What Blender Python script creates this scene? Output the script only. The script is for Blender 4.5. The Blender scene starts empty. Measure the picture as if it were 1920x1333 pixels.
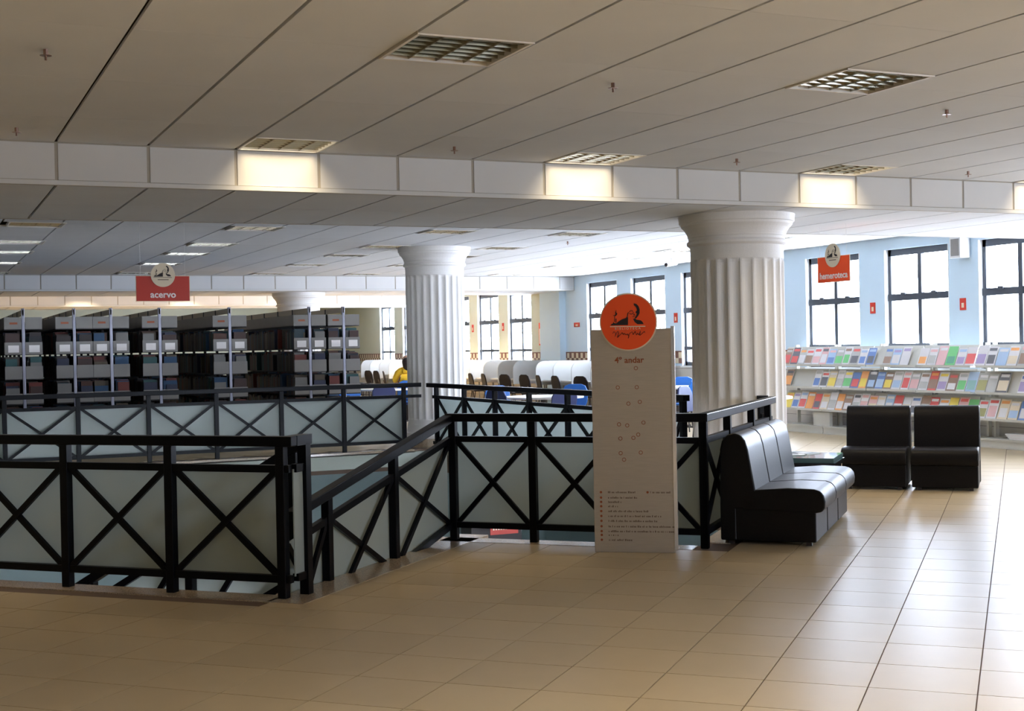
import bpy, bmesh, math, random
from mathutils import Vector, Matrix
random.seed(7)
S = bpy.context.scene
COL = S.collection
PI = math.pi
R2 = math.sqrt(.5)

# ------------------------------------------------------------------ camera
F = 2507.2; PITCH = .0070675; ROLL = -.0200095; YAW = -.42221613; HC = 1.5
cp, sp, cr, sr = math.cos(PITCH), math.sin(PITCH), math.cos(ROLL), math.sin(ROLL)
A3 = Matrix(((1, 0, 0), (0, -sp, -cp), (0, cp, -sp)))
M3 = Matrix(((cr, -sr, 0), (sr, cr, 0), (0, 0, 1))) @ A3
cy, sy = math.cos(YAW), math.sin(YAW)
def to_world(d): return Vector((d[0]*cy - d[1]*sy, d[0]*sy + d[1]*cy, d[2]))
def from_world(w): return Vector((w[0]*cy + w[1]*sy, -w[0]*sy + w[1]*cy, w[2]))
right, down, fwd = to_world(M3[0]), to_world(M3[1]), to_world(M3[2])
cam = bpy.data.cameras.new('camera'); camo = bpy.data.objects.new('camera', cam); COL.objects.link(camo)
cam.sensor_width = 36; cam.lens = F/1920*36; cam.clip_start = .05; cam.clip_end = 300
camo.matrix_world = Matrix(((right.x, -down.x, -fwd.x, 0), (right.y, -down.y, -fwd.y, 0), (right.z, -down.z, -fwd.z, HC), (0, 0, 0, 1)))
S.camera = camo
def in_view(x, y, z, m=60):
    q = M3 @ from_world(Vector((x, y, z-HC)))
    if q.z < .3: return False
    px, py = 960+F*q.x/q.z, 666.5+F*q.y/q.z
    return -m < px < 1920+m and -m < py < 1333+m

# ------------------------------------------------------------------ world, exposure, window portals
W = bpy.data.worlds.new('sky'); S.world = W; W.use_nodes = True
bg = W.node_tree.nodes['Background']; bg.inputs[0].default_value = (.78, .85, 1.0, 1); bg.inputs[1].default_value = 28.0
S.view_settings.view_transform = 'Standard'; S.view_settings.look = 'None'
S.view_settings.exposure = 0.92; S.view_settings.gamma = 1; S.view_settings.use_curve_mapping = False
S.cycles.use_denoising = True
S.cycles.max_bounces = 8; S.cycles.diffuse_bounces = 5; S.cycles.glossy_bounces = 3; S.cycles.transparent_max_bounces = 8
S.cycles.sample_clamp_indirect = 4.0; S.cycles.caustics_reflective = False; S.cycles.caustics_refractive = False

XL, XR, Y0, Y1 = -9.0, 14.0, -5.0, 45.0
H1, H2 = 3.04, 2.73           # upper ceiling, beam soffits
WX = 13.7                     # window wall
WIN = [-4.86+1.99*k for k in range(7, 16)] + [29.30, 31.27, 33.24, 35.22, 37.2, 39.35]
WIN = [w for w in WIN if w < 25.2 or w > 29]
WZ0, WZ1, WW = 1.05, 2.86, 1.40
def area(name, loc, sx, sy_, rot, power, color, portal=False, spread=PI):
    l = bpy.data.lights.new(name, 'AREA'); l.shape = 'RECTANGLE'; l.size = sx; l.size_y = sy_
    l.energy = power; l.color = color; l.spread = spread
    if portal: l.cycles.is_portal = True
    o = bpy.data.objects.new(name, l); COL.objects.link(o); o.location = loc; o.rotation_euler = rot
    return o
for w in WIN:
    area('window_portal', (WX+.34, w+WW/2, (WZ0+WZ1)/2), WZ1-WZ0, WW, (0, PI/2, 0), 1, (1, 1, 1), portal=True)
FILL_WIN = [9.2, 11.4]  # unseen windows behind the camera, added to light the near room
for x in FILL_WIN:
    area('window_portal', (x+.9, Y0-.36, 1.95), 1.8, 1.8, (PI/2, 0, 0), 1, (1, 1, 1), portal=True)

# ------------------------------------------------------------------ materials
def mat(name, col, rough=.6, metal=0, spec=.5, coat=0, noise=None, bump=None, emit=None, alpha=None):
    m = bpy.data.materials.new(name); m.use_nodes = True; nt = m.node_tree; b = nt.nodes['Principled BSDF']
    b.inputs['Base Color'].default_value = (*col, 1); b.inputs['Roughness'].default_value = rough
    b.inputs['Metallic'].default_value = metal; b.inputs['Specular IOR Level'].default_value = spec
    b.inputs['Coat Weight'].default_value = coat; b.inputs['Coat Roughness'].default_value = .08
    if emit: b.inputs['Emission Color'].default_value = (*emit[0], 1); b.inputs['Emission Strength'].default_value = emit[1]
    if noise:
        sc, amt = noise[0], noise[1]
        tc = nt.nodes.new('ShaderNodeTexCoord'); n = nt.nodes.new('ShaderNodeTexNoise'); n.inputs['Scale'].default_value = sc
        n.inputs['Detail'].default_value = 4
        if len(noise) > 2:
            mp = nt.nodes.new('ShaderNodeMapping'); mp.inputs['Scale'].default_value = noise[2]
            nt.links.new(tc.outputs['Object'], mp.inputs[0]); nt.links.new(mp.outputs[0], n.inputs['Vector'])
        else: nt.links.new(tc.outputs['Object'], n.inputs['Vector'])
        r = nt.nodes.new('ShaderNodeValToRGB')
        r.color_ramp.elements[0].position = .3; r.color_ramp.elements[1].position = .7
        r.color_ramp.elements[0].color = (*[max(0, c*(1-amt)) for c in col], 1)
        r.color_ramp.elements[1].color = (*[min(1, c*(1+amt)) for c in col], 1)
        nt.links.new(n.outputs['Fac'], r.inputs[0]); nt.links.new(r.outputs[0], b.inputs['Base Color'])
        if bump:
            bp = nt.nodes.new('ShaderNodeBump'); bp.inputs['Strength'].default_value = bump; bp.inputs['Distance'].default_value = .004
            nt.links.new(n.outputs['Fac'], bp.inputs['Height']); nt.links.new(bp.outputs[0], b.inputs['Normal'])
    return m
def tone(name, base, amt, rough, coat=0, per_object=.04, hue=None, spec=.5):
    """slightly different tone for every object (tiles, panels)"""
    m = mat(name, base, rough, coat=coat, noise=(2.2, amt), spec=spec); nt = m.node_tree; b = nt.nodes['Principled BSDF']
    src = b.inputs['Base Color'].links[0].from_socket
    oi = nt.nodes.new('ShaderNodeObjectInfo'); mr = nt.nodes.new('ShaderNodeMapRange')
    mr.inputs['To Min'].default_value = 1-per_object; mr.inputs['To Max'].default_value = 1+per_object
    nt.links.new(oi.outputs['Random'], mr.inputs['Value'])
    mx = nt.nodes.new('ShaderNodeVectorMath'); mx.operation = 'SCALE'
    nt.links.new(src, mx.inputs[0]); nt.links.new(mr.outputs[0], mx.inputs['Scale']); nt.links.new(mx.outputs[0], b.inputs['Base Color'])
    return m
m_tile = tone('floor_tile', (.44, .345, .215), .05, .34, coat=.0, per_object=.06, spec=.13)
m_grout = mat('grout', (.13, .085, .06), .8)
m_granite = mat('granite', (.40, .31, .22), .16, noise=(170, .45))
m_panel = tone('ceiling_panel', (.70, .71, .725), .02, .9, per_object=.025, spec=.1)
m_void = mat('ceiling_gap', (.19, .14, .10), .9)
m_beamp = tone('beam_panel', (.68, .67, .66), .02, .8, per_object=.02, spec=.1)
m_beamj = mat('beam_joint', (.42, .38, .32), .9)
m_wall = mat('blue_wall', (.66, .82, .95), .85, noise=(1.2, .03))
m_wallg = mat('cream_wall', (.60, .62, .50), .85, noise=(1.2, .03))  # on the far window wall this cream stands in for warm lamp light
m_walltile = mat('wall_tile', (.62, .58, .52), .5)
m_red_t = mat('border_tile_brown', (.16, .06, .035), .4)
m_cream_t = mat('border_tile_cream', (.72, .62, .44), .4)
m_black = mat('black_steel', (.002, .0018, .003), .36, spec=.13)
m_blacksoft = mat('black_plastic', (.03, .022, .02), .5)
m_frost = mat('frosted_panel', (.40, .435, .41), .4, noise=(1.1, .05), spec=.3)
nt = m_frost.node_tree; _b = nt.nodes['Principled BSDF']; _t = nt.nodes.new('ShaderNodeBsdfTranslucent'); _m = nt.nodes.new('ShaderNodeMixShader')
_t.inputs[0].default_value = (.80, .86, .84, 1); _m.inputs[0].default_value = .42
nt.links.new(_b.outputs[0], _m.inputs[1]); nt.links.new(_t.outputs[0], _m.inputs[2]); nt.links.new(_m.outputs[0], [n_ for n_ in nt.nodes if n_.type == 'OUTPUT_MATERIAL'][0].inputs[0])
m_column = mat('column_plaster', (.80, .78, .76), .75, noise=(140, .03), bump=.35)
m_frame = mat('window_frame', (.035, .042, .055), .4)
m_reveal = mat('window_reveal', (.85, .88, .9), .7)
m_leather = mat('black_leather', (.006, .005, .005), .42, noise=(60, .2), bump=.2, spec=.17)
m_steel = mat('brushed_steel', (.58, .53, .49), .40, metal=.75, noise=(9, .04, (1, 1, 14)))
m_steeledge = mat('steel_edge', (.85, .83, .85), .2, metal=.6)
m_red = mat('sign_red', (.45, .022, .006), .5)
m_orange = mat('sign_orange', (.90, .085, .012), .5)
m_cream = mat('sign_cream', (.72, .62, .46), .6)
m_white = mat('white_print', (.85, .80, .78), .6)
m_ink = mat('black_ink', (.02, .012, .012), .6)
m_rust = mat('rust_ink', (.30, .075, .025), .6)
m_greyink = mat('grey_ink', (.17, .12, .09), .6)
m_chrome = mat('chrome', (.72, .74, .76), .12, metal=1)
m_glasst = mat('table_glass', (.10, .17, .17), .05, spec=.8)
m_refl = mat('lamp_reflector', (.20, .17, .10), .25, metal=1)
m_alu = mat('louvre_aluminium', (.40, .37, .30), .2, metal=1)
m_lampframe = mat('lamp_frame', (.80, .76, .70), .5)
m_tube_on = mat('tube_lit', (.9, .85, .7), .5, emit=((1, .86, .62), 9))
m_tube_off = mat('tube', (.7, .7, .68), .4)
m_rackgrey = mat('rack_grey', (.21, .195, .18), .5, noise=(3, .05))
m_rackpost = mat('rack_post', (.30, .30, .36), .35, metal=.4)
m_rackcream = mat('rack_cream', (.58, .50, .38), .6)
m_rackdark = mat('rack_dark', (.02, .016, .015), .6)
m_shelf = mat('display_metal', (.66, .645, .58), .45, noise=(3, .04))
m_paper = mat('paper', (.88, .87, .85), .7)
m_carrel = mat('carrel_laminate', (.46, .455, .43), .45, noise=(5, .03))
m_chairdk = mat('dark_chair', (.008, .005, .006), .6, spec=.15)
m_blue = mat('blue_plastic', (.015, .12, .42), .4)
m_navy = mat('navy_plastic', (.02, .03, .11), .45)
m_tabletop = mat('white_laminate', (.80, .77, .73), .3)
m_brass = mat('sprinkler_brass', (.32, .20, .16), .35, metal=.8)
m_plastic = mat('white_plastic', (.8, .8, .8), .4)
m_skin = mat('skin', (.45, .24, .15), .5)
m_hair = mat('hair', (.02, .012, .01), .5, noise=(40, .5), bump=.6)
m_shirt = mat('yellow_shirt', (.85, .50, .02), .8)
m_jeans = mat('blue_skirt', (.02, .04, .22), .8)
m_lower = mat('lower_wall', (.26, .33, .33), .8, noise=(1, .05))
m_beige = mat('slab_edge', (.48, .52, .46), .7)
# window pane: clear glass, thin
def glass():
    m = bpy.data.materials.new('window_glass'); m.use_nodes = True; nt = m.node_tree; nt.nodes.clear()
    o = nt.nodes.new('ShaderNodeOutputMaterial'); t = nt.nodes.new('ShaderNodeBsdfTransparent'); g = nt.nodes.new('ShaderNodeBsdfGlossy')
    g.inputs['Roughness'].default_value = .03; mx = nt.nodes.new('ShaderNodeMixShader'); mx.inputs[0].default_value = .06
    t.inputs[0].default_value = (.96, .98, 1, 1)
    nt.links.new(t.outputs[0], mx.inputs[1]); nt.links.new(g.outputs[0], mx.inputs[2]); nt.links.new(mx.outputs[0], o.inputs[0]); return m
m_glass = glass()
_cm = {}
def cmat(c, rough=.55):
    k = tuple(round(x, 3) for x in c)
    if k not in _cm: _cm[k] = mat('print_%d' % len(_cm), k, rough)
    return _cm[k]

# ------------------------------------------------------------------ mesh building
LOC = {}
class MB:
    def __init__(s): s.v = []; s.f = []
    def pts(s, vs, fs):
        n = len(s.v); s.v += [tuple(p) for p in vs]; s.f += [tuple(i+n for i in f) for f in fs]; return s
    def obox(s, o, a, b, c):
        o, a, b, c = Vector(o), Vector(a), Vector(b), Vector(c)
        if a.cross(b).dot(c) < 0: a, b = b, a
        P = [o, o+a, o+a+b, o+b, o+c, o+a+c, o+a+b+c, o+b+c]
        return s.pts(P, [(0, 3, 2, 1), (4, 5, 6, 7), (0, 1, 5, 4), (1, 2, 6, 5), (2, 3, 7, 6), (3, 0, 4, 7)])
    def box(s, x0, x1, y0, y1, z0, z1): return s.obox((x0, y0, z0), (x1-x0, 0, 0), (0, y1-y0, 0), (0, 0, z1-z0))
    def uv(s, u0, u1, v0, v1, z0, z1):
        return s.obox(UV(u0, v0, z0), (DU*(u1-u0)), (DV*(v1-v0)), (0, 0, z1-z0))
    def bar(s, p, q, w, h, up=(0, 0, 1)):
        p, q = Vector(p), Vector(q); d = (q-p); up = Vector(up); sx = d.cross(up).normalized(); uz = sx.cross(d).normalized()
        return s.obox(p-sx*w/2-uz*h/2, d, sx*w, uz*h)
    def tube(s, p, q, r, n=10, r2=None):
        p, q = Vector(p), Vector(q); d = (q-p).normalized(); r2 = r if r2 is None else r2
        a = d.orthogonal().normalized(); b = d.cross(a); k = len(s.v)
        vs = [p+(a*math.cos(2*PI*i/n)+b*math.sin(2*PI*i/n))*r for i in range(n)]+[q+(a*math.cos(2*PI*i/n)+b*math.sin(2*PI*i/n))*r2 for i in range(n)]
        fs = [(i, (i+1) % n, n+(i+1) % n, n+i) for i in range(n)]+[tuple(range(n-1, -1, -1)), tuple(range(n, 2*n))]
        return s.pts(vs, fs)
    def prism(s, poly, o, ax, ay, az):
        """2D polygon poly in plane (o, ax, ay) extruded by az"""
        o, ax, ay, az = Vector(o), Vector(ax), Vector(ay), Vector(az); n = len(poly)
        ar = sum(poly[i][0]*poly[(i+1) % n][1]-poly[(i+1) % n][0]*poly[i][1] for i in range(n))
        if ar*ax.cross(ay).dot(az) < 0: poly = poly[::-1]
        lo = [o+ax*a+ay*b for a, b in poly]; hi = [p+az for p in lo]
        return s.pts(lo+hi, [tuple(range(n-1, -1, -1)), tuple(range(n, 2*n))]+[(i, (i+1) % n, n+(i+1) % n, n+i) for i in range(n)])
    def rings(s, rs, cap=True):
        n = len(rs[0]); vs = [p for r in rs for p in r]
        fs = [(k*n+i, k*n+(i+1) % n, (k+1)*n+(i+1) % n, (k+1)*n+i) for k in range(len(rs)-1) for i in range(n)]
        if cap: fs += [tuple(range(n-1, -1, -1)), tuple(range((len(rs)-1)*n, len(rs)*n))]
        return s.pts(vs, fs)
    def lathe(s, c, prof, n=24):
        return s.rings([[(c[0]+r*math.cos(2*PI*i/n), c[1]+r*math.sin(2*PI*i/n), c[2]+z) for i in range(n)] for r, z in prof])
    def mesh(s, name, m, off=(0, 0, 0)):
        me = bpy.data.meshes.new(name); ox, oy, oz = off
        me.from_pydata([(x-ox, y-oy, z-oz) for x, y, z in s.v], [], s.f); me.update()
        me.materials.append(m); return me
    def build(s, name, m, parent=None, bevel=0, smooth=False, seg=2):
        off = LOC.get(parent.name, (0, 0, 0)) if parent else (0, 0, 0)
        me = s.mesh(name, m, off)
        if smooth: me.polygons.foreach_set('use_smooth', [True]*len(me.polygons))
        o = bpy.data.objects.new(name, me); COL.objects.link(o)
        if parent: o.parent = parent
        LOC[o.name] = off
        if bevel:
            md = o.modifiers.new('bevel', 'BEVEL'); md.width = bevel; md.segments = seg; md.limit_method = 'ANGLE'
            if smooth: md.harden_normals = True
        return o
def UV(u, v, z=0): return Vector(((u+v)*R2, (v-u)*R2, z))
DU = Vector((R2, -R2, 0)); DV = Vector((R2, R2, 0)); DZ = Vector((0, 0, 1)); DX = Vector((1, 0, 0)); DY = Vector((0, 1, 0))
def tag(o, label, cat, group=None, kind=None):
    if label: o['label'] = label
    if cat: o['category'] = cat
    if group: o['group'] = group
    if kind: o['kind'] = kind
    return o
def empty(name, loc, label, cat, group=None, kind=None):
    o = bpy.data.objects.new(name, None); COL.objects.link(o); o.location = loc; o.empty_display_size = .1
    LOC[o.name] = tuple(loc); return tag(o, label, cat, group, kind)
def struct(mb, name, m, **k):
    o = mb.build(name, m, **k)
    if not k.get('parent'): o['kind'] = 'structure'
    return o
def copy_tree(o, loc, rz=0, parent=None, kids=None):
    c = o.copy(); COL.objects.link(c)
    for k in [k for k in ('label', 'category', 'group') if k in c.keys()]:
        if parent is None: del c[k]
    if parent is None: c.location = loc; c.rotation_euler = (0, 0, rz)
    else: c.parent = parent
    for ch in list(CH.get(o.name, [])): copy_tree(ch, None, 0, c)
    return c
CH = {}
def index_children():
    CH.clear()
    for o in COL.objects:
        if o.parent: CH.setdefault(o.parent.name, []).append(o)
def text_mesh(body, size, bold=0, name='lettering'):
    cu = bpy.data.curves.new(name, 'FONT'); cu.body = body; cu.size = size; cu.align_x = 'CENTER'; cu.offset = bold; cu.extrude = .001; cu.resolution_u = 3
    o = bpy.data.objects.new(name, cu); COL.objects.link(o); dg = bpy.context.evaluated_depsgraph_get(); dg.update()
    me = bpy.data.meshes.new_from_object(o.evaluated_get(dg)); bpy.data.objects.remove(o); me.name = name; return me
def put_text(body, size, origin, ax, ay, m, parent, bold=0, name='lettering', xs=1):
    me = text_mesh(body, size, bold, name); me.materials.clear(); me.materials.append(m)
    o = bpy.data.objects.new(name, me); COL.objects.link(o); ax, ay = Vector(ax), Vector(ay); az = ax.cross(ay); off = Vector(LOC[parent.name])
    p = Vector(origin)-off; o.parent = parent
    o.matrix_local = Matrix(((ax.x*xs, ay.x, az.x, p.x), (ax.y*xs, ay.y, az.y, p.y), (ax.z*xs, ay.z, az.z, p.z), (0, 0, 0, 1)))
    return o

# ------------------------------------------------------------------ hole in the floor (stairwell), u-v frame turned 45 degrees
# floor occupies everything except the stairwell polygon
HV0, HU1, HV1, HU2 = 7.12, -4.22, 9.66, -2.24
WELL = [tuple(UV(-14, HV0)[:2]), tuple(UV(HU1, HV0)[:2]), tuple(UV(HU1, HV1)[:2]), tuple(UV(HU2, HV1)[:2]), (6.99, UV(HU2, 0)[1]-UV(HU2, 0)[0]+6.99), (6.99, 18.68), (-6, 18.68)]
def inside(x, y, poly):
    c = False
    for i in range(len(poly)):
        (x1, y1), (x2, y2) = poly[i], poly[i-1]
        if (y1 > y) != (y2 > y) and x < (x2-x1)*(y-y1)/(y2-y1)+x1: c = not c
    return c
XL, XR, Y0, Y1 = -9.0, 14.0, -5.0, 45.0
def floor_mesh(z0, z1, name, m):
    bm = bmesh.new(); ov = [bm.verts.new((x, y, 0)) for x, y in ((XL, Y0), (XR, Y0), (XR, Y1), (XL, Y1))]; hv = [bm.verts.new((x, y, 0)) for x, y in WELL]
    es = [bm.edges.new((ov[i], ov[(i+1) % 4])) for i in range(4)]+[bm.edges.new((hv[i], hv[(i+1) % len(hv)])) for i in range(len(hv))]
    bmesh.ops.triangle_fill(bm, use_beauty=True, edges=es)
    for f in list(bm.faces):
        c = f.calc_center_median()
        if inside(c.x, c.y, WELL): bm.faces.remove(f)
    for f in bm.faces:
        if f.normal.z < 0: f.normal_flip()
    for v in bm.verts: v.co.z = z1
    r = bmesh.ops.extrude_face_region(bm, geom=bm.faces[:])
    for v in [g for g in r['geom'] if isinstance(g, bmesh.types.BMVert)]: v.co.z = z0
    bmesh.ops.recalc_face_normals(bm, faces=bm.faces)
    me = bpy.data.meshes.new(name); bm.to_mesh(me); bm.free(); me.materials.append(m)
    o = bpy.data.objects.new(name, me); COL.objects.link(o); o['kind'] = 'structure'; LOC[o.name] = (0, 0, 0); return o
WELL_IN = WELL
floor = floor_mesh(-.30, -.006, 'floor', m_grout)
# tiles
T = .4465; GAP = .006
U0, V0 = -.19, 5.02
BORD = .22
def near_well(x, y):
    for (x1, y1), (x2, y2) in [(WELL[i], WELL[i-1]) for i in range(len(WELL))]:
        dx, dy = x2-x1, y2-y1; L = dx*dx+dy*dy; t = max(0, min(1, ((x-x1)*dx+(y-y1)*dy)/L))
        if math.hypot(x-x1-t*dx, y-y1-t*dy) < .0: return True
    return False
tiles = []
for i in range(-60, 60):
    for j in range(-40, 130):
        u, v = U0+T*i, V0+.4452*j
        c = UV(u+T/2, v+T/2)
        if not (XL+.4 < c.x < 13.35 and Y0+.4 < c.y < Y1-.4): continue
        cs = [UV(u, v), UV(u+T, v), UV(u+T, v+.4452), UV(u, v+.4452), c]
        if any(inside(p.x, p.y, WELL) for p in cs): continue
        tiles.append((c.length, u, v, in_view(c.x, c.y, 0)))
# first quadrant of the joint lines that cut the well edge: cut tiles fill up to the granite border
vis = sorted([t for t in tiles if t[3]])[:300]; vs_ = set((t[1], t[2]) for t in vis)
tm = MB().obox((GAP/2, GAP/2, -.006), (T-GAP, 0, 0), (0, .4452-GAP, 0), (0, 0, .006)).mesh('tile', m_tile)
for d, u, v, _ in vis:
    o = bpy.data.objects.new('tile', tm); COL.objects.link(o); o.parent = floor; o.location = UV(u, v); o.rotation_euler = (0, 0, -PI/4)
rest = MB()
for d, u, v, _ in tiles:
    if (u, v) in vs_: continue
    rest.obox(UV(u+GAP/2, v+GAP/2, -.006), DU*(T-GAP), DV*(.4452-GAP), DZ*.006)
o = rest.build('distant_tiles', m_tile, floor); o['kind'] = 'stuff'
# granite border around the stairwell
def edge_strip(a, b, w, side, z=.002, th=.03):
    a, b = Vector((*a, 0)), Vector((*b, 0)); d = (b-a).normalized(); n = Vector((d.y, -d.x, 0))*side
    return a, b, d, n
k = 1
cpts = WELL
cx_, cy_ = 2.0, 13.0
for i, (ww, e0, e1) in enumerate([(.20, 0, 0), (.26, -.20, .2), (.20, -.24, .0), (.22, .2, .3), (.22, 0, .22), (.22, .22, 0)]):
    a, b = Vector((*WELL[i], 0)), Vector((*WELL[i+1], 0)); d = (b-a).normalized(); n = Vector((d.y, -d.x, 0))
    mid = (a+b)/2+n*.1
    if inside(mid.x, mid.y, WELL): n = -n
    a2, b2 = a+d*e0, b+d*e1
    mb = MB().obox(a2-n*.02+DZ*-.045, b2-a2, n*ww, DZ*.047)
    struct(mb, 'trim_%d' % k, m_granite); bpy.data.objects['trim_%d' % k]['label'] = 'speckled brown granite border strip along one edge of the stairwell opening'; k += 1
# lower storey seen through the well
struct(MB().box(-12, 16, 3, 30, -3.6, -3.5), 'floor_lower', m_tile)
lw = MB(); lw.box(-12, 16, 19.3, 19.5, -3.5, -.3); struct(lw, 'wall_lower_back', m_lower)
struct(MB().box(9.2, 9.4, 5, 19.3, -3.5, -.3), 'wall_lower_right', m_lower)
struct(MB().box(-9.2, -9.0, 2, 19.3, -3.5, -.3), 'wall_lower_left', m_lower)
struct(MB().box(-9.2, 9.4, 1.8, 2, -3.5, -.3), 'wall_lower_front', m_lower)
lf = MB().box(-6, 7, 18.66, 18.70, -.24, -.03); lf.build('trim_%d' % k, m_beige)['kind'] = 'structure'; k += 1
struct(MB().obox(UV(HU1, HV0, -.3), DU*.12, DV*(HV1-HV0), DZ*.25), 'trim_%d' % k, m_beige); k += 1

# ------------------------------------------------------------------ ceiling
PX0, PW = .984-.65*16, .65
BEAMS = [(10.15, 12.75), (27.0, 29.4), (35.6, 38.0)]
BAYS = [(Y0, 10.15, H1), (10.15, 12.75, H2), (12.75, 27.0, H1), (27.0, 29.4, H2), (29.4, 35.6, H1), (35.6, 38.0, H2), (38.0, Y1, H1)]
ceil = struct(MB().box(XL, XR, Y0, Y1, H1+.105, H1+.30), 'ceiling', m_void)
LAMPS = []   # (x0, y0, lit)
for kx in range(-4, 5):
    x = 2.284+2.6*kx
    if XL+.5 < x < 13.2:
        LAMPS += [(x, 6.15, 0), (x, 9.53, 1)]
        if kx > -3: LAMPS += [(x, 2.95, 1), (x, -.25, 1)]  # unseen rows over and behind the camera, lit as warm fill
for x in (-4.15, -1.55, 1.05, 3.65, 6.25, 8.2, 11.45):
    for y in (16.35, 18.95, 20.85, 23.3, 26.1): LAMPS.append((x, y, 0))
for x in (-1.55, 1.05, 3.65, 6.25, 8.85, 11.45):
    for y in (30.6, 33.0, 34.8): LAMPS.append((x, y, 1 if y > 32 or x > 8 else 0))
def lamp_hit(x0, x1, y0, y1):
    for lx, ly, _ in LAMPS:
        if x0 < lx+.55 and x1 > lx+.1 and y0 < ly+.6 and y1 > ly: return (lx, ly)
    return None
panels = []
for (ya, yb, h) in BAYS:
    nx = int((WX-PX0)/PW)+1
    for i in range(nx):
        x0 = PX0+PW*i; x1 = min(x0+PW, WX)
        if x1 < XL: continue
        # cut panel lengths so that lamps fit between
        ls = sorted([ly for lx, ly, _ in LAMPS if abs(lx-x0) < .1 and ya <= ly < yb and h == H1])
        cuts = [ya]
        y = ya
        segs = []
        for ly in ls+[None]:
            end = ly if ly is not None else yb
            while y < end-.02:
                y2 = min(y+1.28, end)
                if end-y2 < .25: y2 = end
                segs.append((y, y2)); y = y2
            if ly is not None: y = ly+.60
        for (a, b) in segs: panels.append((x0, x1, a, b, h))
g = .0105
vis = sorted([p for p in panels if in_view((p[0]+p[1])/2, (p[2]+p[3])/2, p[4], 40)], key=lambda p: math.hypot((p[0]+p[1])/2, (p[2]+p[3])/2))
vis = vis[:300]; vset = set(vis)
soff = [struct(MB().box(XL, XR, a+.02, b-.02, H2+.03, H1+.05), 'trim_%d' % (k+i), m_void) for i, (a, b) in enumerate(BEAMS)]
for s_, lab in zip(soff, ('wide dropped beam crossing the ceiling above the nearest fluted column', 'second dropped ceiling beam beyond the middle column', 'far dropped ceiling beam with warm light behind the bookcases')): s_['label'] = lab
k += 3
def panel_owner(p):
    if p[4] == H1: return ceil
    return soff[0 if p[2] < 13 else 1 if p[2] < 30 else 2]
pmesh = {}
for p in vis:
    sx, sy2 = round(p[1]-p[0], 3), round(p[3]-p[2], 3)
    if (sx, sy2) not in pmesh: pmesh[(sx, sy2)] = MB().box(g, sx-g, .0015, sy2-.0015, 0, .02).mesh('panel', m_panel)
    o = bpy.data.objects.new('panel', pmesh[(sx, sy2)]); COL.objects.link(o); o.parent = panel_owner(p); o.location = (p[0], p[2], p[4])
rest = {}
for p in panels:
    if p in vset: continue
    rest.setdefault(panel_owner(p).name, MB()).box(p[0]+g, p[1]-g, p[2]+.0015, p[3]-.0015, p[4], p[4]+.02)
for nme, mb in rest.items():
    o = mb.build('distant_panels', m_panel, bpy.data.objects[nme]); o['kind'] = 'stuff'
# beam faces with vertical panels
for bi, (a, b) in enumerate(BEAMS):
    for face in (0, 1):
        if face == 1 and bi == 2: continue
        y = a if face == 0 else b
        for i in range(int((WX-PX0)/PW)+1):
            x0 = PX0+PW*i; x1 = min(x0+PW, WX)
            if x1 < XL+.1: continue
            mb = MB().box(x0+.012, x1-.012, y-.012 if face == 0 else y-.02, y+.02 if face == 0 else y+.012, H2+.035, H1-.012)
            mb.build('face_panel', m_beamp, soff[bi])
        MB().box(XL, WX, (y-.006) if face == 0 else y-.02, y+.02 if face == 0 else y+.006, H2-.004, H1).build('face_backing', m_beamj, soff[bi])
        MB().box(XL, WX, (y-.02) if face == 0 else y-.005, y+.005 if face == 0 else y+.02, H2-.002, H2+.03).build('edge_strip', m_beamp, soff[bi])

# ------------------------------------------------------------------ walls
NOTICE = []
YC = 28.55
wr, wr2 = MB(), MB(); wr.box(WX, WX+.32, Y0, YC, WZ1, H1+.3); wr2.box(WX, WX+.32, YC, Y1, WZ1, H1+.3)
edges = [Y0]+[e for w in WIN for e in (w, w+WW)]+[Y1]
for i in range(0, len(edges), 2):
    a_, b_ = edges[i], edges[i+1]
    if b_ <= a_: continue
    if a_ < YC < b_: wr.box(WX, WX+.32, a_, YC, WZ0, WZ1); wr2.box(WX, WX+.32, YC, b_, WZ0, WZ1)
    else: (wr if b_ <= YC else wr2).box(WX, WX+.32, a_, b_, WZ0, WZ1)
wall_right = struct(wr, 'wall_right', m_wall)
wr2.build('warm_light_section', m_wallg, wall_right)  # far end of the blue wall, warm lamp light painted into its colour
lowb = MB().box(WX-.004, WX+.32, Y0, Y1, 0, WZ0)
lo = lowb.build('tiled_dado', m_walltile, wall_right)
nt = m_walltile.node_tree; br = nt.nodes.new('ShaderNodeTexBrick'); tc = nt.nodes.new('ShaderNodeTexCoord'); mp = nt.nodes.new('ShaderNodeMapping')
mp.inputs['Rotation'].default_value = (PI/2, 0, PI/2)
nt.links.new(tc.outputs['Object'], mp.inputs[0]); nt.links.new(mp.outputs[0], br.inputs['Vector'])
br.inputs['Scale'].default_value = 1; br.inputs['Brick Width'].default_value = .25; br.inputs['Row Height'].default_value = .08; br.inputs['Mortar Size'].default_value = .004
br.inputs['Color1'].default_value = (.60, .57, .52, 1); br.inputs['Color2'].default_value = (.66, .62, .56, 1); br.inputs['Mortar'].default_value = (.25, .22, .2, 1)
nt.links.new(br.outputs['Color'], nt.nodes['Principled BSDF'].inputs['Base Color'])
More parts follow.
